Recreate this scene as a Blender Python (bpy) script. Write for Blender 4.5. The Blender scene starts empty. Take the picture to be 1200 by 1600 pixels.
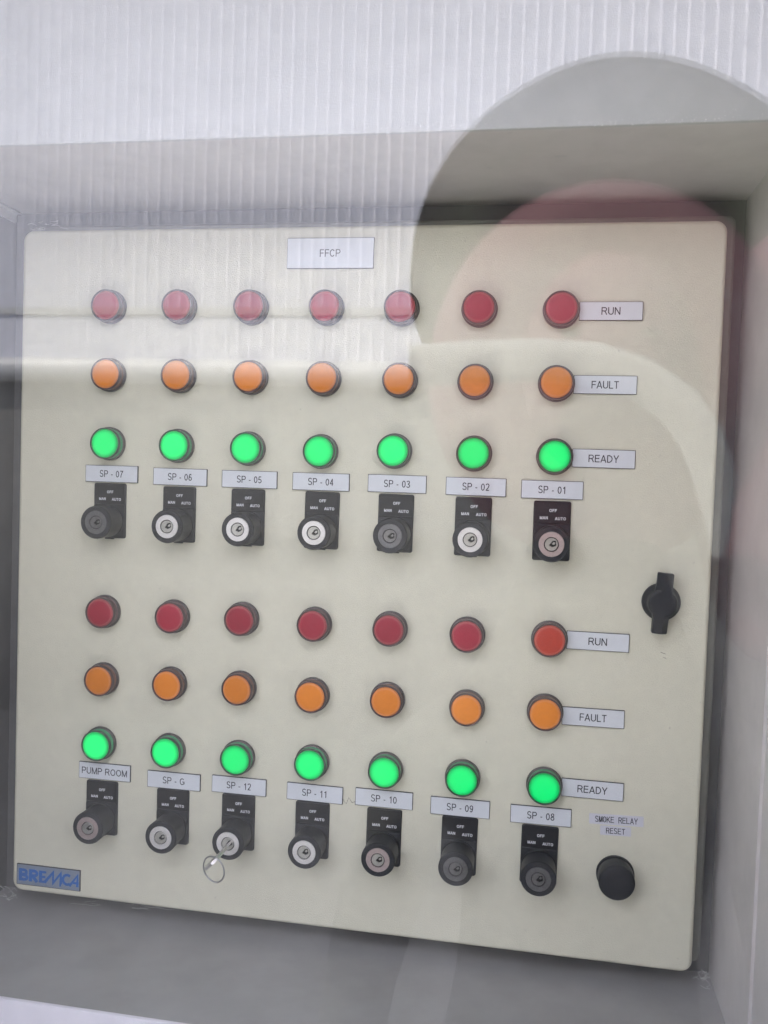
import bpy, math, random
from mathutils import Vector, Matrix, Euler
random.seed(7)
PI = math.pi
ZT = 1.75                        # height of the cabinet door's top edge above the ground
G = 0.42                         # distance of the window pane in front of the door
# ------------------------------------------------------------------ camera, world, sun, exposure
sc = bpy.context.scene
COL = sc.collection
DOOR = Matrix.Translation((0, 0, ZT)) @ Matrix.Rotation(PI/2, 4, 'X')     # door space (x right, y up, z out) -> world
CAM_R = Matrix(((0.9840609, 0.0336558, -0.1746179), (-0.0403818, 0.9985673, -0.0351084), (0.1731865, 0.0416002, 0.9840102)))
CAM_C = Vector((0.46665, -0.20675, 0.74375))
cam = bpy.data.cameras.new('camera'); co = bpy.data.objects.new('camera', cam); COL.objects.link(co)
cam.sensor_fit = 'VERTICAL'; cam.sensor_height = 36; cam.lens = 1407.05/1600*36
cam.clip_start = 0.01; cam.clip_end = 500
co.matrix_world = DOOR @ (Matrix.Translation(CAM_C) @ CAM_R.transposed().to_4x4())
sc.camera = co
SUN_EL, SUN_AZ = math.radians(50), math.radians(50)      # sun stands behind the cabinet, a little to the left
w = bpy.data.worlds.new('World'); sc.world = w; w.use_nodes = True
nt = w.node_tree; sky = nt.nodes.new('ShaderNodeTexSky'); sky.sky_type = 'NISHITA'; sky.sun_disc = False
sky.sun_elevation = SUN_EL; sky.sun_rotation = -SUN_AZ; sky.dust_density = 2.0; sky.air_density = 1.0
nt.links.new(sky.outputs[0], nt.nodes['Background'].inputs[0]); nt.nodes['Background'].inputs[1].default_value = 0.15
sl = bpy.data.lights.new('sun', 'SUN'); sl.energy = 4.3; sl.angle = math.radians(0.5); sl.color = (1, 0.96, 0.9)
cam.dof.use_dof = True; cam.dof.focus_distance = 0.74; cam.dof.aperture_fstop = 15.0      # small phone lens: far reflections slightly soft
so = bpy.data.objects.new('sun', sl); COL.objects.link(so)
sdir = Vector((-math.sin(SUN_AZ)*math.cos(SUN_EL), math.cos(SUN_AZ)*math.cos(SUN_EL), math.sin(SUN_EL)))
so.rotation_euler = sdir.to_track_quat('Z', 'Y').to_euler()
sc.view_settings.view_transform = 'Standard'; sc.view_settings.look = 'None'
sc.view_settings.exposure = 2.2; sc.view_settings.gamma = 1
sc.render.engine = 'CYCLES'
sc.cycles.max_bounces = 12; sc.cycles.diffuse_bounces = 6; sc.cycles.transparent_max_bounces = 12
# ------------------------------------------------------------------ materials
def mat(name, col, rough=.5, metal=0, spec=.5, var=0, vscale=60, bump=0, bscale=900, emit=None, estr=0, trans=0, coat=0, spots=None, ior=1.5, aniso=0):
    m = bpy.data.materials.new(name); m.use_nodes = True; n = m.node_tree.nodes; l = m.node_tree.links
    b = n['Principled BSDF']; b.inputs['Roughness'].default_value = rough; b.inputs['Metallic'].default_value = metal
    b.inputs['Specular IOR Level'].default_value = spec; b.inputs['Base Color'].default_value = (*col, 1)
    b.inputs['Transmission Weight'].default_value = trans; b.inputs['Coat Weight'].default_value = coat
    b.inputs['IOR'].default_value = ior
    tc = n.new('ShaderNodeTexCoord')
    if var:
        a = n.new('ShaderNodeTexNoise'); a.inputs['Scale'].default_value = vscale; a.inputs['Detail'].default_value = 6
        a.inputs['Roughness'].default_value = .65
        l.new(tc.outputs['Object'], a.inputs['Vector'])
        r = n.new('ShaderNodeMapRange'); r.inputs[1].default_value = .3; r.inputs[2].default_value = .7
        r.inputs[3].default_value = 1-var; r.inputs[4].default_value = 1+var
        l.new(a.outputs[0], r.inputs[0])
        mx = n.new('ShaderNodeMix'); mx.data_type = 'RGBA'; mx.blend_type = 'MULTIPLY'; mx.inputs[0].default_value = 1
        mx.inputs[6].default_value = (*col, 1); l.new(r.outputs[0], mx.inputs[7])
        out = mx.outputs[2]
        if spots:                                     # faint scuffs and specks of dirt
            v = n.new('ShaderNodeTexNoise'); v.inputs['Scale'].default_value = spots[0]; v.inputs['Detail'].default_value = 3
            l.new(tc.outputs['Object'], v.inputs['Vector'])
            q = n.new('ShaderNodeMapRange'); q.inputs[1].default_value = spots[1]; q.inputs[2].default_value = spots[1]+.05
            q.inputs[3].default_value = 0; q.inputs[4].default_value = spots[2]; l.new(v.outputs[0], q.inputs[0])
            m2 = n.new('ShaderNodeMix'); m2.data_type = 'RGBA'; m2.inputs[7].default_value = (*spots[3], 1)
            l.new(q.outputs[0], m2.inputs[0]); l.new(out, m2.inputs[6]); out = m2.outputs[2]
        l.new(out, b.inputs['Base Color'])
    if bump:
        a = n.new('ShaderNodeTexNoise'); a.inputs['Scale'].default_value = bscale; a.inputs['Detail'].default_value = 3
        l.new(tc.outputs['Object'], a.inputs['Vector'])
        bp = n.new('ShaderNodeBump'); bp.inputs['Strength'].default_value = bump; bp.inputs['Distance'].default_value = .0004
        l.new(a.outputs[0], bp.inputs['Height']); l.new(bp.outputs[0], b.inputs['Normal'])
    if emit:
        b.inputs['Emission Color'].default_value = (*emit, 1); b.inputs['Emission Strength'].default_value = estr
    return m
M = {}
M['cream'] = mat('cream powder coat', (.68, .66, .53), .42, var=.035, vscale=90, bump=.8, bscale=900, spots=(170, .735, .5, (.33, .30, .26)))
M['body'] = mat('grey cream cabinet shell', (.22, .22, .20), .5, var=.05, vscale=80, bump=.3)
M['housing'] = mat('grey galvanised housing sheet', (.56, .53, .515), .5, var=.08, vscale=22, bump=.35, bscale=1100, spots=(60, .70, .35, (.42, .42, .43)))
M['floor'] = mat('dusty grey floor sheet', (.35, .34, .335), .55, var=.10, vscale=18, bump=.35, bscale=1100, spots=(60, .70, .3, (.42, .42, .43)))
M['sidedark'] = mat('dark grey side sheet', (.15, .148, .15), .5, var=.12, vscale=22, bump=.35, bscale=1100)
M['flange'] = mat('off white flange paint', (.50, .505, .50), .5, var=.05, vscale=40, bump=.3, spots=(300, .74, .2, (.7, .7, .7)))
M['label'] = mat('white laminate', (.67, .695, .73), .32, var=.02, vscale=200)
M['core'] = mat('dark laminate core', (.05, .05, .055), .5)
M['tape'] = mat('white label tape', (.62, .62, .68), .35)
M['ink'] = mat('engraved black ink', (.02, .02, .03), .5)
M['inkgrey'] = mat('printed white ink', (.72, .72, .75), .5)
M['black'] = mat('black moulded plastic', (.018, .019, .024), .45, spec=.3, var=.15, vscale=300, bump=.3, bscale=2500)
M['blackgloss'] = mat('black printed insert', (.012, .012, .016), .35, spec=.3)
M['collar'] = mat('dark lamp collar', (.075, .06, .06), .35)
M['rim'] = mat('dark lamp rim', (.10, .06, .06), .3)
M['rimgreen'] = mat('dark green lamp rim', (.03, .06, .045), .3)
M['nickel'] = mat('bright nickel', (.90, .87, .85), .33, metal=.7, var=.05, vscale=500)
M['darkrefl'] = mat('nickel with dark reflection', (.20, .195, .20), .42, metal=.8, var=.15, vscale=500)  # same lock metal, with a dark reflection put into its colour
M['roserefl'] = mat('nickel with rosy reflection', (.58, .47, .45), .35, metal=.7, var=.1, vscale=500)  # same lock metal, with a rosy reflection put into its colour
M['plug'] = mat('lock plug', (.72, .70, .66), .3, metal=1, var=.1, vscale=500)
M['plugdarkrefl'] = mat('lock plug with dark reflection', (.28, .27, .27), .35, metal=1, var=.15, vscale=500)  # plug metal with the dark reflection put into its colour
M['dark'] = mat('dark keyway', (.01, .01, .01), .7)
M['steel'] = mat('key steel', (.60, .58, .56), .42, metal=1)
M['wire'] = mat('key ring wire', (.45, .45, .45), .35, metal=1)
M['badge'] = mat('silver badge foil', (.27, .33, .42), .35, metal=.3, var=.06, vscale=120)
M['blue'] = mat('blue badge ink', (.015, .13, .45), .4)
M['dust'] = mat('pale dust', (.75, .75, .73), .9)
M['grime'] = mat('dark grime', (.12, .11, .10), .9)
LENS = {
 'red': (mat('red lamp lens', (.35, .014, .038), .4, coat=.0, spec=.25, var=.06, vscale=400, bump=.5, bscale=1200), mat('red lamp cap side', (.20, .12, .12), .3, coat=.3)),
 'warm': (mat('orange red lamp lens', (.46, .04, .022), .4, coat=.0, spec=.25, var=.08, vscale=400, bump=.5, bscale=1200), mat('rust lamp cap side', (.16, .08, .07), .3, coat=.3)),
 'amber': (mat('amber lamp lens', (.74, .225, .018), .4, coat=.0, spec=.25, var=.05, vscale=400, bump=.5, bscale=1200), mat('amber lamp cap side', (.26, .15, .11), .3, coat=.3)),
}
def moulded(m):
    """fine concentric moulding, a slightly paler edge and small differences from lamp to lamp"""
    n = m.node_tree.nodes; l = m.node_tree.links; b = n['Principled BSDF']
    tc = n.new('ShaderNodeTexCoord'); mp = n.new('ShaderNodeMapping'); mp.inputs['Scale'].default_value = (1, 1, 0)
    l.new(tc.outputs['Object'], mp.inputs[0]); ln = n.new('ShaderNodeVectorMath'); ln.operation = 'LENGTH'; l.new(mp.outputs[0], ln.inputs[0])
    r = n.new('ShaderNodeMapRange'); r.inputs[1].default_value = .0098; r.inputs[2].default_value = .0112; r.inputs[3].default_value = 0; r.inputs[4].default_value = .16
    l.new(ln.outputs['Value'], r.inputs[0]); src = b.inputs['Base Color'].links[0].from_socket
    oi = n.new('ShaderNodeObjectInfo'); q = n.new('ShaderNodeMapRange'); q.inputs[3].default_value = .84; q.inputs[4].default_value = 1.14; l.new(oi.outputs['Random'], q.inputs[0])
    m1 = n.new('ShaderNodeMix'); m1.data_type = 'RGBA'; m1.blend_type = 'MULTIPLY'; m1.inputs[0].default_value = 1; l.new(src, m1.inputs[6]); l.new(q.outputs[0], m1.inputs[7])
    m2 = n.new('ShaderNodeMix'); m2.data_type = 'RGBA'; m2.inputs[7].default_value = (.75, .45, .38, 1); l.new(r.outputs[0], m2.inputs[0]); l.new(m1.outputs[2], m2.inputs[6])
    l.new(m2.outputs[2], b.inputs['Base Color'])
for k_ in ('red', 'warm', 'amber'): moulded(LENS[k_][0])
def green_lens():
    m = mat('lit green lamp lens', (.0, .10, .04), .6, spec=.08); n = m.node_tree.nodes; l = m.node_tree.links
    b = n['Principled BSDF']; b.inputs['Emission Color'].default_value = (0.0, 1, .20, 1)
    tc = n.new('ShaderNodeTexCoord'); ln = n.new('ShaderNodeVectorMath'); ln.operation = 'LENGTH'
    mp = n.new('ShaderNodeMapping'); mp.inputs['Scale'].default_value = (1, 1, 0); l.new(tc.outputs['Object'], mp.inputs[0])
    l.new(mp.outputs[0], ln.inputs[0])
    r = n.new('ShaderNodeMapRange'); r.inputs[1].default_value = .0088; r.inputs[2].default_value = .0116
    r.inputs[3].default_value = .24; r.inputs[4].default_value = .10; l.new(ln.outputs['Value'], r.inputs[0])
    oi = n.new('ShaderNodeObjectInfo'); rr = n.new('ShaderNodeMapRange'); rr.inputs[3].default_value = .82; rr.inputs[4].default_value = 1.12
    l.new(oi.outputs['Random'], rr.inputs[0]); mu = n.new('ShaderNodeMath'); mu.operation = 'MULTIPLY'
    l.new(r.outputs[0], mu.inputs[0]); l.new(rr.outputs[0], mu.inputs[1]); l.new(mu.outputs[0], b.inputs['Emission Strength'])
    return m
LENS['green'] = (green_lens(), mat('green lamp cap side', (.07, .24, .13), .3, coat=.3, emit=(.05, .6, .25), estr=.035))

def glass_mat():
    m = bpy.data.materials.new('window pane'); m.use_nodes = True; n = m.node_tree.nodes; l = m.node_tree.links; n.clear()
    o = n.new('ShaderNodeOutputMaterial'); t = n.new('ShaderNodeBsdfTransparent'); t.inputs[0].default_value = (.97, .975, .97, 1)
    g = n.new('ShaderNodeBsdfGlossy'); g.inputs['Roughness'].default_value = .012
    geo = n.new('ShaderNodeNewGeometry'); mr = n.new('ShaderNodeMapRange'); mr.inputs[3].default_value = 1.60; mr.inputs[4].default_value = 1/1.60
    l.new(geo.outputs['Backfacing'], mr.inputs[0]); f = n.new('ShaderNodeFresnel'); l.new(mr.outputs[0], f.inputs[0])
    mx = n.new('ShaderNodeMixShader'); l.new(f.outputs[0], mx.inputs[0]); l.new(t.outputs[0], mx.inputs[1]); l.new(g.outputs[0], mx.inputs[2])
    # thin film of dust
    d = n.new('ShaderNodeBsdfDiffuse'); d.inputs[0].default_value = (.8, .8, .78, 1)
    tc = n.new('ShaderNodeTexCoord'); a = n.new('ShaderNodeTexNoise'); a.inputs['Scale'].default_value = 5; a.inputs['Detail'].default_value = 8
    l.new(tc.outputs['Object'], a.inputs['Vector'])
    r = n.new('ShaderNodeMapRange'); r.inputs[1].default_value = .3; r.inputs[2].default_value = .75; r.inputs[3].default_value = .001; r.inputs[4].default_value = .005
    l.new(a.outputs[0], r.inputs[0]); m2 = n.new('ShaderNodeMixShader'); l.new(r.outputs[0], m2.inputs[0])
    l.new(mx.outputs[0], m2.inputs[1]); l.new(d.outputs[0], m2.inputs[2]); l.new(m2.outputs[0], o.inputs[0])
    return m
M['glass'] = glass_mat()
# ------------------------------------------------------------------ mesh helpers (all in door space)
class MB:
    def __init__(s): s.v = []; s.f = []; s.m = []; s.smooth = []
    def add(s, v, f, mi=0, sm=False):
        k = len(s.v); s.v += [tuple(x) for x in v]; s.f += [tuple(i+k for i in q) for q in f]; s.m += [mi]*len(f); s.smooth += [sm]*len(f); return s
    def box(s, a, b, mi=0):
        (x0, y0, z0), (x1, y1, z1) = a, b
        v = [(x0,y0,z0),(x1,y0,z0),(x1,y1,z0),(x0,y1,z0),(x0,y0,z1),(x1,y0,z1),(x1,y1,z1),(x0,y1,z1)]
        return s.add(v, [(3,2,1,0),(4,5,6,7),(0,1,5,4),(1,2,6,5),(2,3,7,6),(3,0,4,7)], mi)
    def rings(s, rings, mi=0, sm=True, cap0=False, cap1=True, capmi=None):
        n = len(rings[0]); v = [p for r in rings for p in r]; f = []
        for i in range(len(rings)-1):
            for j in range(n):
                f.append((i*n+j, i*n+(j+1) % n, (i+1)*n+(j+1) % n, (i+1)*n+j))
        s.add(v, f, mi, sm)
        if cap1: s.add(rings[-1], [tuple(range(n))], mi if capmi is None else capmi)
        if cap0: s.add(rings[0], [tuple(range(n-1, -1, -1))], mi)
        return s
    def lathe(s, prof, n=40, mi=0, c=(0, 0), sm=True, cap0=False, cap1=True, capmi=None):
        return s.rings([[(c[0]+r*math.cos(2*PI*k/n), c[1]+r*math.sin(2*PI*k/n), z) for k in range(n)] for r, z in prof], mi, sm, cap0, cap1, capmi)
    def sharp(s, prof, n=40, mi=0, cap1=True, capmi=None):
        for i in range(len(prof)-1):
            s.lathe(prof[i:i+2], n, mi, cap1=False)
        if cap1: s.lathe(prof[-1:], n, mi, cap1=True, capmi=capmi)
        return s
    def rplate(s, x0, y0, x1, y1, z0, z1, r=.001, bev=.0005, seg=4, mi=0, capmi=None, bseg=2):
        def loop(ins, z):
            rr = max(r-ins, .00005); o = []
            for cx, cy, a0 in ((x1-r, y1-r, 0), (x0+r, y1-r, PI/2), (x0+r, y0+r, PI), (x1-r, y0+r, 1.5*PI)):
                for k in range(seg+1):
                    a = a0+k*PI/2/seg; o.append((cx+rr*math.cos(a), cy+rr*math.sin(a), z))
            return o
        rs = [loop(0, z0), loop(0, z1-bev)]
        for k in range(1, bseg+1):
            a = k*PI/2/bseg; rs.append(loop(bev*(1-math.cos(a)), z1-bev+bev*math.sin(a)))
        return s.rings(rs, mi, True, True, True, capmi)
    def tube(s, pts, r, n=10, mi=0, closed=False):
        P = [Vector(p) for p in pts]; N = len(P); rings = []; up = Vector((0.31, 0.2, 0.93)).normalized()
        for i, p in enumerate(P):
            if closed: t = P[(i+1) % N]-P[i-1]
            else: t = P[min(i+1, N-1)]-P[max(i-1, 0)]
            t.normalize(); a = t.cross(up).normalized(); b = t.cross(a)
            rr = r[i] if isinstance(r, (list, tuple)) else r
            rings.append([p+a*rr*math.cos(2*PI*k/n)+b*rr*math.sin(2*PI*k/n) for k in range(n)])
        if closed: rings.append(rings[0])
        return s.rings(rings, mi, True, not closed, not closed)
    def mesh(s, name, mats):
        me = bpy.data.meshes.new(name); me.from_pydata(s.v, [], s.f); me.update()
        for m in (mats if isinstance(mats, (list, tuple)) else [mats]): me.materials.append(m)
        me.polygons.foreach_set('material_index', s.m); me.polygons.foreach_set('use_smooth', s.smooth)
        return me
    def build(s, name, mats, parent=None, loc=(0, 0, 0), label=None, rz=0):
        return link(name, s.mesh(name, mats), parent, loc, label, rz)
def link(name, me, parent=None, loc=(0, 0, 0), label=None, rz=0):
    o = bpy.data.objects.new(name, me); COL.objects.link(o); o.parent = parent; o.location = loc
    if rz: o.rotation_euler = (0, 0, rz)
    if label: o['label'] = label
    return o
def thing(name, label, cat, loc=(0, 0, 0), group=None):
    """Empty at door-space loc, oriented like the door."""
    o = bpy.data.objects.new(name, None); COL.objects.link(o); o.empty_display_size = .05
    o.matrix_world = DOOR @ Matrix.Translation(loc); o['label'] = label; o['category'] = cat
    if group: o['group'] = group
    return o
def stroke(b, pts, wd, z=.0016):
    P = [Vector((p[0], p[1])) for p in pts]; L = []; Rr = []
    for i, p in enumerate(P):
        d0 = (P[i]-P[i-1]).normalized() if i else None; d1 = (P[i+1]-P[i]).normalized() if i < len(P)-1 else None
        if d0 is None: n = Vector((-d1.y, d1.x)); s = 1
        elif d1 is None: n = Vector((-d0.y, d0.x)); s = 1
        else:
            n0 = Vector((-d0.y, d0.x)); n1 = Vector((-d1.y, d1.x)); n = n0+n1
            if n.length < .3: n = n0
            n.normalize(); s = 1/max(.55, n.dot(n0))
        L.append(p+n*wd/2*s); Rr.append(p-n*wd/2*s)
    v = [(p.x, p.y, z) for p in L]+[(p.x, p.y, z) for p in Rr]; n = len(P)
    b.add(v, [(i, n+i, n+i+1, i+1) for i in range(n-1)])
def arc(cx, cy, rx, ry, a0, a1, n=8): return [(cx+rx*math.cos(math.radians(a0+(a1-a0)*k/n)), cy+ry*math.sin(math.radians(a0+(a1-a0)*k/n))) for k in range(n+1)]
def glyph(c, t):
    """sans-serif capitals and digits as centre lines; cap height 1, t = half stroke"""
    T = 1-t; B0 = t; W = .66; R_ = W-t
    bowl = lambda y0, y1, x1: [(t, y1)]+[(x1-(y1-y0)/2*.85, y1)]+arc(x1-(y1-y0)/2*.85, (y0+y1)/2, (y1-y0)/2*.85, (y1-y0)/2, 90, -90, 10)[1:]+[(t, y0)]
    g = {
     'S': ([arc(.33, .74, .235, .74-.5+.02-t*.3, 20, 180, 9)+arc(.33, .74, .235, .22, 195, 262, 4)+arc(.33, .27, .25, .23, 78, -30, 8)+arc(.33, .27, .265, .27-t, -40, -165, 9)], .66),
     'P': ([[(t, 0), (t, 1)], bowl(.47, T, .60)], .64),
     'R': ([[(t, 0), (t, 1)], bowl(.50, T, .61), [(.36, .49), (.50, .36), (.66, 0)]], .70),
     'B': ([[(t, 0), (t, 1)], bowl(.53, T, .57), bowl(B0, .53, .61)], .66),
     'D': ([[(t, 0), (t, 1)], [(t, T), (.26, T)]+arc(.26, .5, .38, T-.5, 90, -90, 14)+[(t, B0)]], .70),
     'U': ([[(t, 1), (t, .34)]+arc(.345, .34, .345-t, .34-t, 180, 360, 12)+[(.69-t, 1)]], .69),
     'G': ([arc(.38, .5, .38-t, T-.5, 38, 318, 20)+[(.70, .20), (.70, .47), (.40, .47)]], .76),
     'C': ([arc(.37, .5, .37-t, T-.5, 38, 322, 18)], .72),
     'O': ([arc(.385, .5, .385-t, T-.5, 0, 360, 28)], .77),
     'M': ([[(t, 0), (t, 1)], [(t, .97), (.40, .02)], [(.40, .02), (.80-t, .97)], [(.80-t, 0), (.80-t, 1)]], .80),
     'N': ([[(t, 0), (t, 1)], [(t*1.1, .97), (.70-t*1.1, .03)], [(.70-t, 0), (.70-t, 1)]], .70),
     'E': ([[(t, 0), (t, 1)], [(t, T), (.62, T)], [(t, .53), (.58, .53)], [(t, B0), (.64, B0)]], .64),
     'F': ([[(t, 0), (t, 1)], [(t, T), (.60, T)], [(t, .50), (.54, .50)]], .58),
     'L': ([[(t, 0), (t, 1)], [(t, B0), (.56, B0)]], .55),
     'T': ([[(.31, 0), (.31, 1)], [(0, T), (.62, T)]], .62),
     'A': ([[(.03, 0), (.355, .98)], [(.355, .98), (.68, 0)], [(.13, .31), (.58, .31)]], .71),
     'Y': ([[(.03, 1), (.34, .44)], [(.65, 1), (.34, .44)], [(.34, .47), (.34, 0)]], .68),
     'K': ([[(t, 0), (t, 1)], [(.62, 1), (t, .36)], [(.27, .56), (.66, 0)]], .67),
     '-': ([[(.03, .36), (.31, .36)]], .34),
     '0': ([arc(.28, .49, .28-t, .49-t, 0, 360, 26)], .56),
     '1': ([[(.33, 0), (.33, .98)], [(.34, .96), (.25, .82), (.10, .73)]], .52),
     '2': ([arc(.28, .73, .22, .25-t*.6, 170, -20, 10)+[(.38, .42), (.08, B0)], [(.04, B0), (.53, B0)]], .56),
     '3': ([arc(.27, .745, .20, .235-t*.7, 165, -75, 10)+[(.24, .53)], [(.22, .53)]+arc(.27, .27, .235, .27-t, 82, -160, 12)], .56),
     '4': ([[(.38, 0), (.38, .98)], [(.38, .95), (.06, .27)], [(.03, .27), (.54, .27)]], .56),
     '5': ([[(.50, T-.02), (.16, T-.02), (.09, .50)], arc(.27, .31, .23, .31-t, 145, -155, 14)], .56),
     '6': ([[(.47, .80)]+arc(.30, .66, .17, .32-t*.8, 60, 150, 6)+[(.085, .40)], arc(.285, .31, .215, .31-t, 0, 360, 20)], .56),
     '7': ([[(.04, T), (.51, T), (.34, .62), (.22, .28), (.18, 0)]], .56),
     '8': ([arc(.28, .755, .185, .235-t*.7, 0, 360, 20), arc(.28, .275, .22, .275-t, 0, 360, 22)], .56),
     '9': ([[(.09, .20)]+arc(.26, .34, .17, .34-t*1.0, 240, 330, 6)+[(.475, .60)], arc(.275, .68, .21, .31-t, 0, 360, 20)], .56),
     ' ': ([], .28)}
    return g[c]
_tc = {}
def text_mesh(txt, width, cap, m, wt=.128, fixed=None):
    key = (txt, width, cap, m.name, wt)
    if key in _tc: return _tc[key]
    x = 0; items = []
    for c in txt:
        st, w = glyph(c, wt/2)
        if fixed: items.append((st, x, fixed*.86/max(w, .5))); x += fixed
        else: items.append((st, x, 1)); x += w+.115
    tot = x-(fixed*.14 if fixed else .115); b = MB(); z = 0
    kx = width/tot
    for st, x0, q in items:
        for pl_ in st:
            stroke(b, [((x0+p[0]*q-tot/2)*kx, (p[1]-.5)*cap) for p in pl_], wt*(kx+cap)/2*1.0, z); z += 3e-6
    me = b.mesh('lettering', m); _tc[key] = me
    return me
# ------------------------------------------------------------------ large structure: steel housing, window, ground, building opposite
ground = bpy.data.meshes.new('ground'); ground.from_pydata([(-200, -200, 0), (200, -200, 0), (200, 200, 0), (-200, 200, 0)], [], [(0, 1, 2, 3)])
M['ground'] = mat('concrete paving', (.60, .585, .55), .9, var=.12, vscale=1.5)
ground.materials.append(M['ground'])
go = bpy.data.objects.new('ground', ground); COL.objects.link(go); go['kind'] = 'structure'

added_road = bpy.data.meshes.new('added_road'); added_road.from_pydata([(-200, -60, .004), (200, -60, .004), (200, -2.2, .004), (-200, -2.2, .004)], [], [(0, 1, 2, 3)])  # dark strip added so the far ground stays dim in the pane's reflection
M['asphalt'] = mat('asphalt', (.04, .04, .041), .9, var=.2, vscale=30); added_road.materials.append(M['asphalt'])
ro = bpy.data.objects.new('added_road', added_road); COL.objects.link(ro); ro['kind'] = 'structure'
H = thing('steel_housing', 'grey sheet steel housing around the cream control cabinet, with a clear window in front', 'housing', (.3, -ZT, 0))
def hb(name, boxes, m, label=None):
    b = MB()
    for a, c in boxes: b.box(a, c)
    o = b.build(name, m, H, (-.3, ZT, 0), label); return o
XL, XR, YC, YF, ZB, ZF = -.0310, .6205, .0268, -.6185, -.040, .128
hb('back_panel', [((-.35, -.95, ZB-.004), (.95, .30, ZB))], M['sidedark'])
hb('ceiling_panel', [((XL, YC, ZB), (XR, YC+.003, ZF-.003))], M['housing'])
hb('floor_panel', [((XL, YF-.003, ZB), (XR, YF, ZF-.003))], M['floor'])
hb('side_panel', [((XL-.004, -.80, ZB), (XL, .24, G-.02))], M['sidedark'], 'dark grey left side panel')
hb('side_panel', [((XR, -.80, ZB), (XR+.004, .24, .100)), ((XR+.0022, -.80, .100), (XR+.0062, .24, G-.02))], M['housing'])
b = MB(); b.rplate(XL, YC, XR+.002, .24, ZF-.003, ZF, .0006, .0008)
b.build('upper_flange', M['flange'], H, (-.3, ZT, 0), 'off white flange along the top of the opening')
b = MB(); b.rplate(XL, -.80, XR+.002, YF, ZF-.003, ZF, .0006, .0008)
M['white'] = mat('white flange paint', (.80, .77, .82), .5, var=.05, vscale=40, bump=.3)
b.build('lower_flange', M['white'], H, (-.3, ZT, 0), 'off white flange below the grey floor')
b = MB(); b.box((XL, YC-.010, -.036), (XL+.0018, YC-.0006, ZF)); b.box((XL, YC-.0022, -.036), (XL+.007, YC-.0006, ZF))
b.build('corner_strip', M['flange'], H, (-.3, ZT, 0), 'pale strip in the upper left corner')
hb('outer_shell', [((-.36, .24, ZB), (.96, .244, G-.02)), ((-.36, -.804, ZB), (.96, -.80, G-.02)), ((-.36, -.80, ZB), (-.356, .24, G-.02)), ((.956, -.80, ZB), (.96, .24, G-.02))], M['housing'])
hb('shade_hood', [((-.40, .300, -.30), (1.0, .304, .50)), ((-.40, .285, .496), (1.0, .2999, .50)), ((-.36, .244, -.296), (-.356, .2999, G-.02)), ((.956, .244, -.296), (.96, .2999, G-.02)), ((-.356, .27, G-.02), (.956, .2999, G-.016))], M['housing'])  # added out of view to hold steep light off the upper door
hb('rear_casing', [((-.36, -1.75, -.30), (.96, .244, -.296)), ((-.36, -1.75, -.296), (-.356, .244, ZB)), ((.956, -1.75, -.296), (.96, .244, ZB)), ((-.356, .24, -.296), (.956, .244, ZB-.004)), ((-.36, -1.75, ZB-.02), (.96, -.804, G-.02))], M['housing'])
fr = [((-.36, .20, G-.02), (.96, .27, G+.02)), ((-.36, -.83, G-.02), (.96, -.76, G+.02)), ((-.36, -.76, G-.02), (-.30, .20, G+.02)), ((.90, -.76, G-.02), (.96, .20, G+.02))]
hb('window_frame', fr, M['flange'])
b = MB(); b.box((-.302, -.762, G-.003), (.902, .202, G+.003)); pane = b.build('window_pane', M['glass'], H, (-.3, ZT, 0), 'clear pane reflecting the ribbed wall opposite')

# building across the yard, seen only as a reflection
MIR = CAM_C.z-5.0; WZ = 2*G-MIR
def unp(u, v, z):
    d = CAM_R.transposed() @ Vector(((u-600)/1407.05, (800-v)/1407.05, -1)); return CAM_C+d*((z-CAM_C.z)/d.z)
def mirror_at(u, v, dist):               # point whose reflection in the pane shows at photo position (u, v)
    p = unp(u, v, CAM_C.z-dist); return Vector((p.x, p.y, 2*G-p.z))
ylap = mirror_at(330, 493, 5).y; ybot = mirror_at(330, 562, 5).y; yfas = mirror_at(330, 602, 5).y
B = thing('clad_building', 'building with white ribbed metal cladding above a plain wall, reflected in the window', 'building', (0, -ZT, WZ+.2))
M['clad'] = mat('white ribbed cladding', (.61, .61, .70), .5, var=.02, vscale=3)
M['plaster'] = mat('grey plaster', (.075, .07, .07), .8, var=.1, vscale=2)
nn = M['plaster'].node_tree.nodes; ll = M['plaster'].node_tree.links          # falloff of the reflected light put into the colour: paler above, darker towards the ground
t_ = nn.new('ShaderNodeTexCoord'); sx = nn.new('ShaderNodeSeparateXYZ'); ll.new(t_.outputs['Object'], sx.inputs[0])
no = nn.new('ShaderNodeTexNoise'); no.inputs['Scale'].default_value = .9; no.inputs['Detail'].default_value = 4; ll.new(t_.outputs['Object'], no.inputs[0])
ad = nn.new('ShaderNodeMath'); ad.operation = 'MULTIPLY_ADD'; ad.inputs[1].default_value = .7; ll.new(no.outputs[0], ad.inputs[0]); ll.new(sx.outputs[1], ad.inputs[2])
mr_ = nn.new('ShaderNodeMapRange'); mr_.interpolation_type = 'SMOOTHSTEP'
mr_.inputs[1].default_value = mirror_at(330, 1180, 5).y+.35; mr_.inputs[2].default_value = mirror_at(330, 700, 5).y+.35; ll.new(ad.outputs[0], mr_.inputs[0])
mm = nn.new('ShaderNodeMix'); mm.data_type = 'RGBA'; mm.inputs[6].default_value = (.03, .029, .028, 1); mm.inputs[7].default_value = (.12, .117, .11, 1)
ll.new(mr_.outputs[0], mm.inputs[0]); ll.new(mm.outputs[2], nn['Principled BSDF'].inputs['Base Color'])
M['fascia'] = mat('white fascia', (.46, .46, .48), .5)
pitch = .0712
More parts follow.
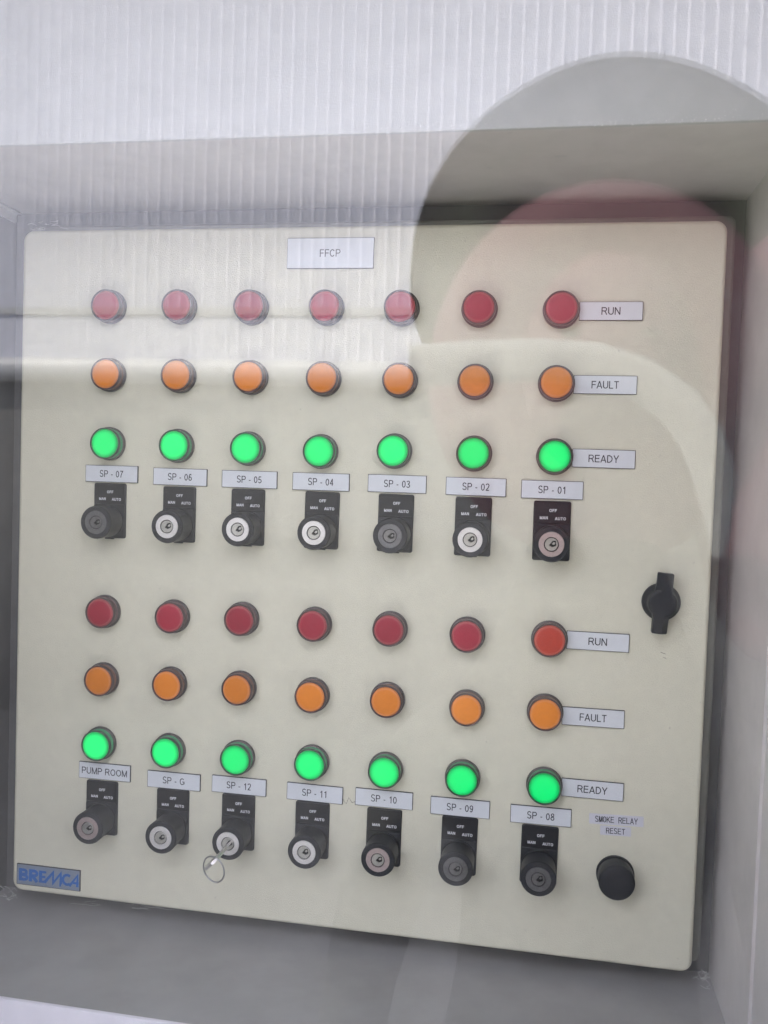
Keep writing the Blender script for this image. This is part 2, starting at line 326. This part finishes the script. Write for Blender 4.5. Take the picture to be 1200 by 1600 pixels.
def sheet(y0, y1, zoff, m):
    b = MB(); xs = []
    x = -9.0; i = 0
    while x < 9.0:
        for dx, dz in ((0, 0), (.011, .0095), (.032, .0045)): xs.append((x+dx, dz))
        x += pitch
    xs.append((x, 0))
    v = []; f = []
    for x, dz in xs:
        z = WZ+zoff-dz
        v += [(x, y0, z), (x, y1, z), (x, y0, z+.002), (x, y1, z+.002)]
    for i in range(len(xs)-1):
        k = 4*i; f += [(k, k+1, k+5, k+4), (k+2, k+6, k+7, k+3), (k, k+4, k+6, k+2), (k+1, k+3, k+7, k+5)]
    b.add(v, f); return b.build('cladding_sheet', m, B, (0, ZT, -WZ-.2))
sheet(ylap-.004, 6.0, -.006, M['clad']); sheet(ybot, ylap+.05, 0, M['clad'])
b = MB(); b.box((-9, ylap+.002, WZ-.0162), (9, ylap+.045, WZ-.0152)); b.build('lap_flashing', M['fascia'], B, (0, ZT, -WZ-.2))
b = MB(); gr_ = (ybot-yfas)/2; gy = (ybot+yfas)/2; gz = WZ-.02
gsec = [(gy+gr_*math.sin(t*PI/12), gz-gr_*.9*math.cos(t*PI/12)) for t in range(-7, 7)]+[(gy+gr_*.9, gz+.05), (gy-gr_*.9, gz+.05)]
b.rings([[(x_, y_, z_) for y_, z_ in gsec] for x_ in (-9, 9)], 0, True, True, True); b.build('rain_gutter', M['fascia'], B, (0, ZT, -WZ-.2))
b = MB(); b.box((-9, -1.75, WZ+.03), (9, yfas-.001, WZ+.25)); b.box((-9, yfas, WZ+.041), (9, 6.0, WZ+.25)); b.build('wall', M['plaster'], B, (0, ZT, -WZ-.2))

# ------------------------------------------------------------------ control cabinet
CAB = thing('control_cabinet', 'cream metal control cabinet with rows of round red, amber and green lamps and key switches', 'control cabinet', (.3, -.6, -.2))
OFF = Vector((-.3, .6, .2))
def part(b, name, mats, label=None): return b.build(name, mats, CAB, OFF, label)
b = MB(); b.rplate(-.004, -.5995, .609, .0085, -.20, -.018, .006, .002, 5); part(b, 'cabinet_shell', M['body'])
b = MB(); b.rplate(0, -.600, .600, 0, -.0165, 0, .0095, .0032, 8, bseg=5); part(b, 'door', M['cream'])
b = MB(); b.rplate(.006, -.594, .594, -.006, -.0179, -.0166, .004, .0002, 3); part(b, 'door_gasket', M['black'])

# --- pilot lamps
COLS = [.0873, .1524, .2158, .2810, .3450, .4098, .4752]
ROWS = [-.0690, -.1281, -.1879, -.3362, -.3965, -.4559]
DEV = [[[-1.0,0.8],[-0.9,0.7],[0.1,0.3],[0.7,0.2],[0.3,-0.2],[-0.3,-0.6],[-0.2,-1.1]],[[0.1,0.6],[-0.1,0.6],[1.2,0.2],[0.1,0.1],[1.0,-0.2],[-1.4,-0.5],[-1.7,-0.8]],[[0.8,0.1],[-0.3,-0.0],[0.6,-0.6],[-0.6,-1.3],[-1.7,0.9],[-0.3,0.8],[-0.7,0.2]],[[-0.4,-0.5],[-0.5,-0.9],[-0.7,0.8],[-1.4,0.2],[-0.2,0.4],[-0.2,-0.4],[1.2,0.4]],[[-0.5,-0.7],[-1.6,-0.1],[-1.4,0.9],[-1.4,-0.4],[-0.4,0.6],[1.8,-0.9],[0.1,0.5]],[[-1.8,0.5],[-1.4,-0.0],[-1.0,-0.6],[-0.1,0.9],[0.1,0.2],[0.3,-0.3],[1.9,-0.6]],[[2.3,0.5],[2.0,-0.3],[1.2,-0.1],[1.4,0.0],[0.9,0.3],[0.9,0.2],[-0.6,-0.5]],[[0.5,0.5],[2.9,-0.7],[-0.0,0.4],[1.4,0.2],[0.0,0.5],[-0.8,-0.0],[0.0,-0.9]]]
NAMES = [['SP - 07', 'SP - 06', 'SP - 05', 'SP - 04', 'SP - 03', 'SP - 02', 'SP - 01'], ['PUMP ROOM', 'SP - G', 'SP - 12', 'SP - 11', 'SP - 10', 'SP - 09', 'SP - 08']]
collar = MB().lathe([(.0140, 0), (.0148, .0004), (.0148, .0030), (.0143, .0036), (.0136, .0037)], 48, cap1=True).mesh('lamp_collar', M['collar'])
b = MB(); b.lathe([(.0134, .0037), (.0134, .0052), (.0129, .0054), (.0129, .0060), (.0134, .0062), (.0134, .0082)], 48, cap1=False)
capside = b
def rim_mesh(m):
    return MB().lathe([(.0134, .0082), (.0138, .0085), (.0137, .0110), (.0134, .0115), (.0129, .0116), (.0125, .0111), (.0124, .0104)], 48, cap1=False).mesh('rim', m)
rims = {'red': rim_mesh(M['rim']), 'warm': None, 'amber': None, 'green': rim_mesh(M['rimgreen'])}; rims['warm'] = rims['amber'] = rims['red']
sides = {k: capside.mesh('cap', LENS[k][1]) for k in LENS}
lens = {k: MB().lathe([(.0125, .0100), (.0121, .0110), (.0110, .0115), (.0080, .0118), (.0045, .0120), (.0012, .01205)], 48, cap1=True).mesh('lens', LENS[k][0]) for k in LENS}
for r in range(6):
    for j in range(7):
        k = ('red', 'amber', 'green')[r % 3]
        if r == 3 and j == 6: k = 'warm'
        x = COLS[j]+DEV[r][j][0]/1000; y = ROWS[r]+DEV[r][j][1]/1000
        nm = NAMES[r//3][j].replace(' - ', '-')
        word = {'red': 'unlit red', 'warm': 'orange-red', 'amber': 'unlit amber', 'green': 'lit green'}[k]
        P = link('pilot_lamp', collar, CAB, OFF+Vector((x, y, 0)), '%s lamp in the column of the %s switch' % (word, nm), random.uniform(0, 6))
        link('cap', sides[k], P); link('rim', rims[k], P); link('lens', lens[k], P)

# --- key switches
def sw_plate():
    b = MB(); b.rplate(-.015, -.0150, .015, .0335, 0, .0018, .0018, .0006, 4)          # base frame
    b.rplate(-.0146, -.0146, .0146, .0148, .0018, .0032, .0016, .0006, 4)
    b.lathe([(.0146, .0032), (.0143, .0042), (.0139, .0044), (.0137, .0036)], 48, cap1=True)
    b.box((-.004, -.0159, 0), (.004, -.0149, .0016))
    return b.mesh('switch_plate', M['black'])
plate_me = sw_plate()
ins_me = MB().rplate(-.0142, .0152, .0142, .0330, .0018, .0024, .0012, .0002, 3).mesh('legend_insert', M['blackgloss'])
barrel = MB().sharp([(.0132, .0036), (.0138, .0050), (.0142, .0256), (.0138, .0265), (.0132, .0268), (.0101, .0268), (.0100, .0258)], 56, cap1=False).mesh('barrel', M['black'])
def face_mesh(m): return MB().sharp([(.0100, .0262), (.0099, .0269), (.0097, .0271), (.0059, .0271), (.0057, .0258)], 56, cap1=False).mesh('lock_face', m)
def plug_mesh(m, ang):
    b = MB(); n = 28; c, s = math.cos(ang), math.sin(ang)
    def hole(q, z, cx=.0014, cy=.0004):
        o = []
        for k in range(n):
            a = 2*PI*k/n; ex, ey = .0031*math.cos(a), .0023*math.sin(a); wob = 1+.12*math.sin(3*a)+.08*math.cos(5*a)
            o.append((cx+q*wob*(ex*c-ey*s), cy+q*wob*(ex*s+ey*c), z))
        return o
    def circ(r, z): return [(r*math.cos(2*PI*k/n+ang*1), r*math.sin(2*PI*k/n+ang*1), z) for k in range(n)]
    b.rings([circ(.0051, .0255), circ(.0051, .0266), circ(.0049, .0268), hole(1, .0268), hole(.85, .0262)], 0, False, False, False)
    b.rings([hole(.85, .0262), hole(.6, .0235)], 1, False, False, True)
    b.rings([[(p[0]*.5+.0010, p[1]*.5+.0004, z) for p in hole(.75, z)] for z in (.0236, .0256)], 0, False, False, True)
    return b.mesh('lock_plug', [m, M['dark']])
back_me = MB().lathe([(.0100, .0255)], 40, cap1=True).mesh('lock_well', M['dark'])
FACE = {'n': face_mesh(M['nickel']), 'd': face_mesh(M['darkrefl']), 'r': face_mesh(M['roserefl'])}
PLUG = {'n': plug_mesh(M['plug'], .8), 'd': plug_mesh(M['plugdarkrefl'], .8), 'r': plug_mesh(M['plug'], .75)}
KIND = ['dnnndnr', 'rnnnrdd']
LW = {'n': 'bright', 'd': 'darkly reflecting', 'r': 'rosily reflecting'}
txo, txm, txa = text_mesh('OFF', .0060, .0025, M['inkgrey'], .19), text_mesh('MAN', .0064, .0024, M['inkgrey'], .19), text_mesh('AUTO', .0086, .0025, M['inkgrey'], .19)
KR = [-.2566, -.5238]
for r in range(2):
    for j in range(7):
        x = COLS[j]+DEV[6+r][j][0]/1000; y = KR[r]+DEV[6+r][j][1]/1000; k = KIND[r][j]
        nm = NAMES[r][j].replace(' - ', '-')
        P = link('key_switch', plate_me, CAB, OFF+Vector((x, y, 0)), 'black key switch with a %s lock face below the %s nameplate' % (LW[k], nm), random.uniform(-.008, .008))
        link('legend_insert', ins_me, P)
        for me, dx, dy in ((txo, .0006, .0258), (txm, -.0066, .0197), (txa, .0067, .0194)): link('lettering', me, P, (dx, dy, .0026))
        link('barrel', barrel, P); link('lock_well', back_me, P); link('lock_face', FACE[k], P, rz=random.uniform(0, 3)); link('lock_plug', PLUG[k], P, rz=random.uniform(-.15, .15))

# --- nameplates
def nameplate(txt, x, y, w, h, rot, tw, cap, label, m='label', th=.0016, ink='ink'):
    b = MB(); b.rplate(-w/2, -h/2, w/2, h/2, 0, th, .0003, .0002, 2, mi=1)
    b.rplate(-w/2+.0004, -h/2+.0004, w/2-.0004, h/2-.0004, th-.0002, th+.00012, .0003, .0001, 2)
    o = link('nameplate', b.mesh('nameplate', [M[m], M['core']]), CAB, OFF+Vector((x, y, 0)), label, rot)
    link('lettering', text_mesh(txt, tw, cap, M[ink]), o, (0, 0, th+.00025))
    return o
LP = [(.0905,-.2143,.0041),(.1545,-.2149,-.0009),(.2176,-.2149,.002),(.2808,-.2148,.0043),(.3462,-.2142,.001),(.4119,-.2143,.0001),(.4736,-.2146,.0027),
      (.0898,-.4812,.0002),(.1555,-.4833,.0027),(.2157,-.4821,-.0007),(.2838,-.4822,-.005),(.3442,-.4813,0),(.4088,-.4824,.0022),(.4753,-.4827,.0062)]
for i, (x, y, t) in enumerate(LP):
    s = NAMES[i//7][i % 7]; tw = {'PUMP ROOM': .0435, 'SP - G': .0205}.get(s, .0222)
    nameplate(s, x, y, .0495, .0149, t, tw, .0060, 'white nameplate reading %s' % s)
for s, x, y, t, tw, u in (('RUN', .5138, -.0708, .0026, .0147, 'upper'), ('FAULT', .5118, -.1293, .002, .0212, 'upper'), ('READY', .5131, -.1883, -.0017, .0236, 'upper'),
                       ('RUN', .5148, -.3358, .0028, .0147, 'lower'), ('FAULT', .5137, -.3980, .0079, .0212, 'lower'), ('READY', .5156, -.4571, -.0004, .0236, 'lower')):
    nameplate(s, x, y, .0495, .0149, t, tw, .0060, 'white nameplate reading %s, the %s of two' % (s, u))
nameplate('FFCP', .2828, -.0230, .0746, .0256, -.002, .0176, .0062, 'large white nameplate reading FFCP at the top')
def tape(txt, x, y, w, h, tw, cap, rot):
    b = MB(); b.rplate(-w/2, -h/2, w/2, h/2, 0, .00025, .0004, .00008, 2)
    o = link('tape_label', b.mesh('tape_label', M['tape']), CAB, OFF+Vector((x, y, 0)), 'white tape label reading %s' % txt, rot)
    c = text_mesh(txt, tw, cap, M['ink'], .12, .72); link('lettering', c, o, (0, 0, .0004))
tape('SMOKE RELAY', .5357, -.4806, .0430, .0086, .0335, .0050, .030)
tape('RESET', .5355, -.4897, .0244, .0076, .0150, .0047, .030)

# --- maker's badge
b = MB(); b.rplate(-.0315, -.0097, .0315, .0097, 0, .0012, .0005, .0003, 2, mi=1); b.rplate(-.0308, -.0091, .0308, .0091, .0010, .00135, .0004, .0001, 2)
bd = link('badge', b.mesh('badge', [M['badge'], M['core']]), CAB, OFF+Vector((.0367, -.5837, 0)), 'silver badge with blue lettering BREMCA', -.002)
b = MB(); T, Bt, wd = .0056, -.0056, .0032
x = -.0285                                                   # B
stroke(b, [(x+.0012, T), (x+.0012, Bt)], wd); stroke(b, [(x, T-.0012)]+arc(x+.0045, T-.0032, .0026, .0020, 90, -90)+[(x, T-.0052)], wd*.85, 0.001604)
stroke(b, [(x, -.0002)]+arc(x+.005, Bt+.0032, .0028, .0020, 90, -90)+[(x, Bt+.0012)], wd*.85, 0.001608)
x = -.0185                                                   # R
stroke(b, [(x+.0012, T), (x+.0012, Bt)], wd, 0.001612); stroke(b, [(x, T-.0012)]+arc(x+.0048, T-.0034, .0028, .0022, 90, -90)+[(x, T-.0056)], wd*.85, 0.001616)
stroke(b, [(x+.0035, -.0005), (x+.0078, Bt)], wd, 0.001620)
x = -.0085                                                   # E
stroke(b, [(x+.0012, T), (x+.0012, Bt)], wd, 0.001624)
for yy, ww in ((T-.0011, .0068), (0, .006), (Bt+.0011, .0068)): stroke(b, [(x, yy), (x+ww, yy)], .0021, 0.001628)
stroke(b, [(-.0030, Bt+.0011), (.0050, T-.0006), (.0052, Bt+.001), (.0125, T-.0006), (.0128, Bt), (.0131, Bt)], .0029, 0.001632)   # M
stroke(b, arc(.0190, 0, .0042, .0044, 50, 310, 14), .0024, 0.001636)      # C
stroke(b, [(.0212, Bt), (.0290, T-.0008), (.0290, Bt)], .0024, .001640); stroke(b, [(.0235, -.0022), (.0304, -.0022)], .0020, .001645)     # A
b.build('lettering', M['blue'], bd)

# --- turn handle
P = MB().lathe([(.0150, 0), (.0150, .0030), (.0143, .0045), (.0128, .0052), (.0113, .0085), (.0112, .0135), (.0106, .0146), (.0090, .0149)], 48, cap1=True).build('turn_handle', M['black'], CAB, OFF+Vector((.5625, -.3007, 0)), 'black winged turn handle near the right edge', -.07)
b = MB()
def wing(s):
    prof = [(.0, .0072, .0148), (.008, .0070, .0150), (.0125, .0062, .0150), (.018, .0060, .0152), (.0232, .0060, .0150), (.0240, .0056, .0142)]
    rs = []
    for (yy, hw, zt) in prof:
        z0 = .0052 if yy < .012 else .0070
        rs.append([(s*(-hw), s*yy, z0), (s*hw, s*yy, z0), (s*hw, s*yy, zt-.0012), (s*(hw-.0012), s*yy, zt), (s*(-hw+.0045), s*yy, zt), (s*(-hw), s*yy, zt-.0045)])
    if s < 0: pass
    b.rings([list(r) for r in rs], 0, False, True, True)
wing(1); wing(-1)
b.build('wing', M['black'], P)
# --- reset button
P = MB().lathe([(.0152, 0), (.0152, .0018), (.0147, .0026), (.0145, .0028)], 48, cap1=True).build('reset_button', M['black'], CAB, OFF+Vector((.5367, -.5248, 0)), 'black round push button under the SMOKE RELAY RESET labels')
MB().lathe([(.0140, .0028), (.0143, .0050), (.0143, .0165), (.0138, .0180), (.0125, .0186), (.0090, .0189), (.004, .0190)], 48, cap1=True).build('button_cap', M['black'], P)

# ------------------------------------------------------------------ key in the SP-12 switch, with its ring
kx, ky = COLS[2], KR[1]+.0004
K = thing('key', 'small steel key standing in the lock of the SP-12 switch', 'key', (kx+.0012, ky+.0004, .0262))
dirv = Vector((-.70, -.71, 0)); nrm = Vector((.71, -.70, 0))
def kslab(pts, th, name):
    b = MB(); fr_, bk = [], []
    for a, z in pts:
        p = dirv*a+Vector((0, 0, z)); fr_.append(p+nrm*th/2); bk.append(p-nrm*th/2)
    n = len(pts); b.add(fr_+bk, [tuple(range(n)), tuple(range(2*n-1, n-1, -1))]+[(i, i+n, (i+1) % n+n, (i+1) % n) for i in range(n)])
    return b.build(name, M['steel'], K)
kslab([(-.0032, -.002), (.0032, -.002), (.0032, .0165), (-.0032, .0165)], .0018, 'blade')
kslab([(.0045, .0166), (.0080, .020), (.0100, .027), (.0098, .036), (.0070, .0420), (-.001, .0435), (-.0060, .040), (-.0080, .031), (-.0075, .022), (-.0045, .0166)], .0022, 'bow')
tipw = K.matrix_world.inverted()
ringc = Vector((kx, ky, .0262))
RG = MB(); pts = []
c0 = unp(334, 1358.2, .0262+.037)
for k in range(48):
    a = 2*PI*k/48; pts.append(Vector((.0106*math.cos(a)*.93, .0112*math.sin(a), .0035*math.sin(a+1))))
RG.tube(pts, .0006, 8, closed=True); pts2 = [p*.995+Vector((0, 0, .0009)) for p in pts[8:30]]; RG.tube(pts2, .0004, 8)
rg = RG.build('key_ring', M['wire']); rg.matrix_world = DOOR @ Matrix.Translation(c0)
rg['label'] = 'thin wire ring hanging from the key in the SP-12 switch'; rg['category'] = 'key ring'

# ------------------------------------------------------------------ dust and cobweb
def scatter(name, label, n, fn, m, size):
    b = MB()
    for _ in range(n):
        p = Vector(fn()); s = size*random.uniform(.4, 1.3)
        v = [p+Vector((random.uniform(-s, s), random.uniform(-s, s), random.uniform(-s, s)*.4)) for _ in range(4)]
        b.add(v, [(0, 1, 2), (0, 2, 3), (0, 3, 1), (1, 3, 2)])
    o = b.build(name, m, H, (-.3, ZT, 0)); o['kind'] = 'stuff'; return o
def lip():
    c = random.choice([(.06, .03), (.24, .035), (.40, .04), (.50, .06), (.56, .04)]); x = random.gauss(c[0], c[1])
    return (x, YC-.0002+abs(random.gauss(0, .004)) if random.random() < .7 else YC+.004*random.random(), ZF+.0002)
scatter('dust_specks', '', 700, lip, M['dust'], .00045)
def cobweb(cx, cy, cz, sx, sy):
    b = MB()
    for _ in range(9):
        pts = []; p = Vector((cx+random.uniform(-sx, sx), cy+random.uniform(-sy, sy), cz+random.uniform(-.004, .004)))
        for _ in range(6): pts.append(p.copy()); p = p+Vector((random.uniform(-sx, sx)*.5, random.uniform(-sy, sy)*.5, random.uniform(-.002, .002)))
        b.tube(pts, .00010, 4)
    o = b.build('cobweb', M['dust'], H, (-.3, ZT, 0)); o['kind'] = 'stuff'
cobweb(.000, -.604, .002, .008, .005); cobweb(.612, -.606, -.012, .008, .005); cobweb(.02, .004, -.004, .01, .003); cobweb(.10, -.606, -.01, .03, .003)

# ------------------------------------------------------------------ the photographer, seen only as a reflection
M['skin'] = mat('skin', (.22, .115, .095), .5, var=.05, vscale=40)
M['scarf'] = mat('dusty pink scarf', (.17, .075, .085), .9, var=.08, vscale=60)
M['olive'] = mat('olive hat cloth', (.075, .09, .05), .9, var=.1, vscale=80)
M['mask'] = mat('white cloth', (.33, .33, .33), .8)
M['cloth'] = mat('grey jacket cloth', (.04, .04, .034), .9, var=.1, vscale=60)
M['eye'] = mat('dark eye', (.08, .05, .045), .5)
hd = mirror_at(945, 560, .86); hx, hy, hz = hd                # head centre
PE = thing('person', 'person in a wide olive hat, pink headscarf with a white border, reflected in the window', 'person', (hx, -ZT, hz+.05))
def skin_body(name, verts, edges, radii, m, root=0, sub=2):
    me = bpy.data.meshes.new(name); me.from_pydata(verts, edges, []); o = bpy.data.objects.new('tmp', me); COL.objects.link(o)
    md = o.modifiers.new('s', 'SKIN'); md.use_smooth_shade = True
    for i, r in enumerate(radii):
        sv = me.skin_vertices[0].data[i]; sv.radius = r if isinstance(r, tuple) else (r, r); sv.use_root = (i == root)
    s2 = o.modifiers.new('u', 'SUBSURF'); s2.levels = sub; s2.render_levels = sub
    dg = bpy.context.evaluated_depsgraph_get(); dg.update(); out = bpy.data.meshes.new_from_object(o.evaluated_get(dg)); bpy.data.objects.remove(o)
    out.name = name; out.materials.clear(); out.materials.append(m)
    for p in out.polygons: p.use_smooth = True
    return out
ox = Vector((0, 0, 0)); base = Vector((hx, -ZT, hz+.05))
def pl(x, y, z): return (x, y+ZT, z)            # person space: origin at the feet, y up, z away from the cabinet
Ht = hy
V = [(0, .86, 0), (0, 1.00, 0), (0, 1.16, 0), (0, 1.27, 0), (0, Ht+ZT-.13, -.01), (0, Ht+ZT-.04, -.04), (0, Ht+ZT+.05, -.04)]
Rr = [(.15, .11), (.13, .10), (.15, .11), (.13, .09), .055, (.072, .085), (.075, .09)]
E_ = [(i, i+1) for i in range(6)]
def chain(start, pts, rs):
    k = start
    for p, r in zip(pts, rs): V.append(p); Rr.append(r); E_.append((k, len(V)-1)); k = len(V)-1
    return k
for s in (-1, 1):
    h = chain(3, [(s*.17, 1.25, 0), (s*.23, .98, .03), (s*.24, .76, -.02), (s*.24, .70, -.03)], [.055, .042, .028, .032])
    for q, ln in ((-.026, .062), (-.009, .078), (.009, .074), (.026, .055)):
        chain(h, [(s*.24+q*.4, .655, -.03+q), (s*.24+q*.4-s*.006, .655-ln*.55, -.035+q), (s*.24+q*.4-s*.016, .655-ln, -.032+q)], [.010, .009, .008])
    chain(h, [(s*.235, .69, -.065), (s*.225, .655, -.082)], [.011, .009])
    chain(0, [(s*.09, .82, 0), (s*.10, .46, -.01), (s*.10, .09, .02), (s*.10, .04, -.12)], [.09, .058, .038, .035])
body = skin_body('body', V, E_, Rr, M['cloth'])
body.materials.append(M['skin'])
for p in body.polygons:
    c = p.center
    if c.y > Ht+ZT-.14 or (c.y < .72 and abs(c.x) > .19): p.material_index = 1
link('body', body, PE)
hc = Vector((0, Ht+ZT, -.04))
def ellipsoid(name, c, r, m, label=None, cut=None, n=28, k=18, parent=PE):
    b = MB(); rs = []
    for i in range(1, k):
        t = PI*i/k; rs.append([(c[0]+r[0]*math.sin(t)*math.cos(2*PI*j/n), c[1]+r[1]*math.sin(t)*math.sin(2*PI*j/n), c[2]+r[2]*math.cos(t)) for j in range(n)])
    b.rings(rs, 0, True, True, True)
    return b.build(name, m, parent, label=label)
# face features
for s in (-1, 1): ellipsoid('eye', (s*.030, hc.y+.012, -.122), (.012, .005, .008), M['eye'], n=12, k=8)
ellipsoid('face_covering', (0, hc.y-.012, -.052), (.082, .112, .083), M['scarf'], 'pink cloth covering the face below and around the eyes')
# headscarf: shell around the head, open at the face
def ring_shell(name, rows, m, label=None, n=48, th=.004):
    b = MB(); out = [[(cx+rx*math.cos(2*PI*j/n), cy+ry*math.sin(2*PI*j/n), z) for j in range(n)] for (cx, cy, rx, ry, z) in rows]
    inn = [[(cx+(rx-th)*math.cos(2*PI*j/n), cy+(ry-th)*math.sin(2*PI*j/n), z+.001) for j in range(n)] for (cx, cy, rx, ry, z) in reversed(rows)]
    b.rings(out+inn+[out[0]], 0, True, False, False); return b.build(name, m, PE, label=label)
hyy = hc.y
ring_shell('headscarf', [(0, hyy+.004, .064, .080, -.084), (0, hyy, .100, .112, -.088), (0, hyy-.005, .150, .160, -.070), (0, hyy-.01, .168, .182, -.02), (0, hyy-.01, .130, .15, .05), (0, hyy, .03, .03, .09)], M['scarf'], 'dusty pink headscarf')
b = MB(); rows = []; n = 72
oc = mirror_at(985, 440, .92)-base
out = [mirror_at(985+345*math.cos(2*PI*j/n)*(1.06 if math.cos(2*PI*j/n) > 0 else 1), 440-(352 if math.sin(2*PI*j/n) > 0 else 300)*math.sin(2*PI*j/n)*(1+.012*math.sin(5*2*PI*j/n)), .92)-base for j in range(n)]
for q, z in ((1.0, .0), (.985, .004), (.8, .016), (.62, .028), (.55, .06), (.45, .10), (.2, .125), (.02, .13)):
    rows.append([oc+(p-oc)*q+Vector((0, 0, z)) for p in out])
b.rings(rows, 0, True, False, True); b.build('hat', M['olive'], PE, label='wide brimmed olive hat')
dp = mirror_at(1215, 700, .88)-base
ellipsoid('scarf_drape', (dp.x, dp.y, dp.z), (.075, .20, .04), M['scarf'])
# white border of the scarf, curving over the shoulder
b = MB(); pts = [(640, 572), (740, 566), (840, 563), (930, 570), (1000, 592), (1060, 635), (1098, 690), (1116, 750), (1122, 810), (1120, 870)]
P3 = [mirror_at(u, v, .76)-base for u, v in pts]; rs = []
for i, p in enumerate(P3):
    t = (P3[min(i+1, len(P3)-1)]-P3[max(i-1, 0)]).normalized(); a = Vector((0, 0, 1)); n_ = t.cross(a)
    wd_ = .018*(1 if i < 7 else (.9, .6, .25)[i-7])
    rs.append([p+n_*wd_*math.cos(2*PI*k/16)+a*.006*math.sin(2*PI*k/16) for k in range(16)])
b.rings(rs, 0, True, True, True); b.build('scarf_border', M['mask'], PE, label='white border of the scarf')

def scuff(name, pts, r, m):
    b = MB(); b.tube([Vector((*unp(u, v, 0).to_2d(), .00005)) for u, v in pts], r, 5); o = b.build(name, m, CAB, OFF); o['kind'] = 'stuff'
scuff('glue_smear', [(536, 1249), (541, 1256), (545, 1246), (550, 1254), (556, 1252)], .00022, M['grime'])
scuff('scratch', [(1032, 1019), (1040, 1022)], .00018, M['grime']); scuff('scratch', [(1036, 1027), (1041, 1029)], .00015, M['grime'])
b = MB()
for u, v in [(157, 848), (152, 843), (36, 1128), (33, 1134), (30, 1131), (1094, 1098), (1092, 1106), (1094, 1120), (1070, 1470), (1060, 1498), (1038, 905), (640, 905), (215, 775), (218, 805), (1000, 1255), (540, 640), (380, 1030), (760, 1160), (330, 1420), (470, 640), (990, 860), (90, 930), (80, 620), (925, 1450)]:
    p = unp(u+random.uniform(-1, 1), v+random.uniform(-1, 1), 0); a = random.uniform(0, 3); q = random.uniform(.0003, .0007)
    b.add([(p.x+q*math.cos(a+k*2.1)*random.uniform(.5, 1.2), p.y+q*math.sin(a+k*2.1)*.6, .00012) for k in range(3)], [(0, 1, 2)])
o = b.build('dirt_fleck', M['grime'], CAB, OFF); o['kind'] = 'stuff'
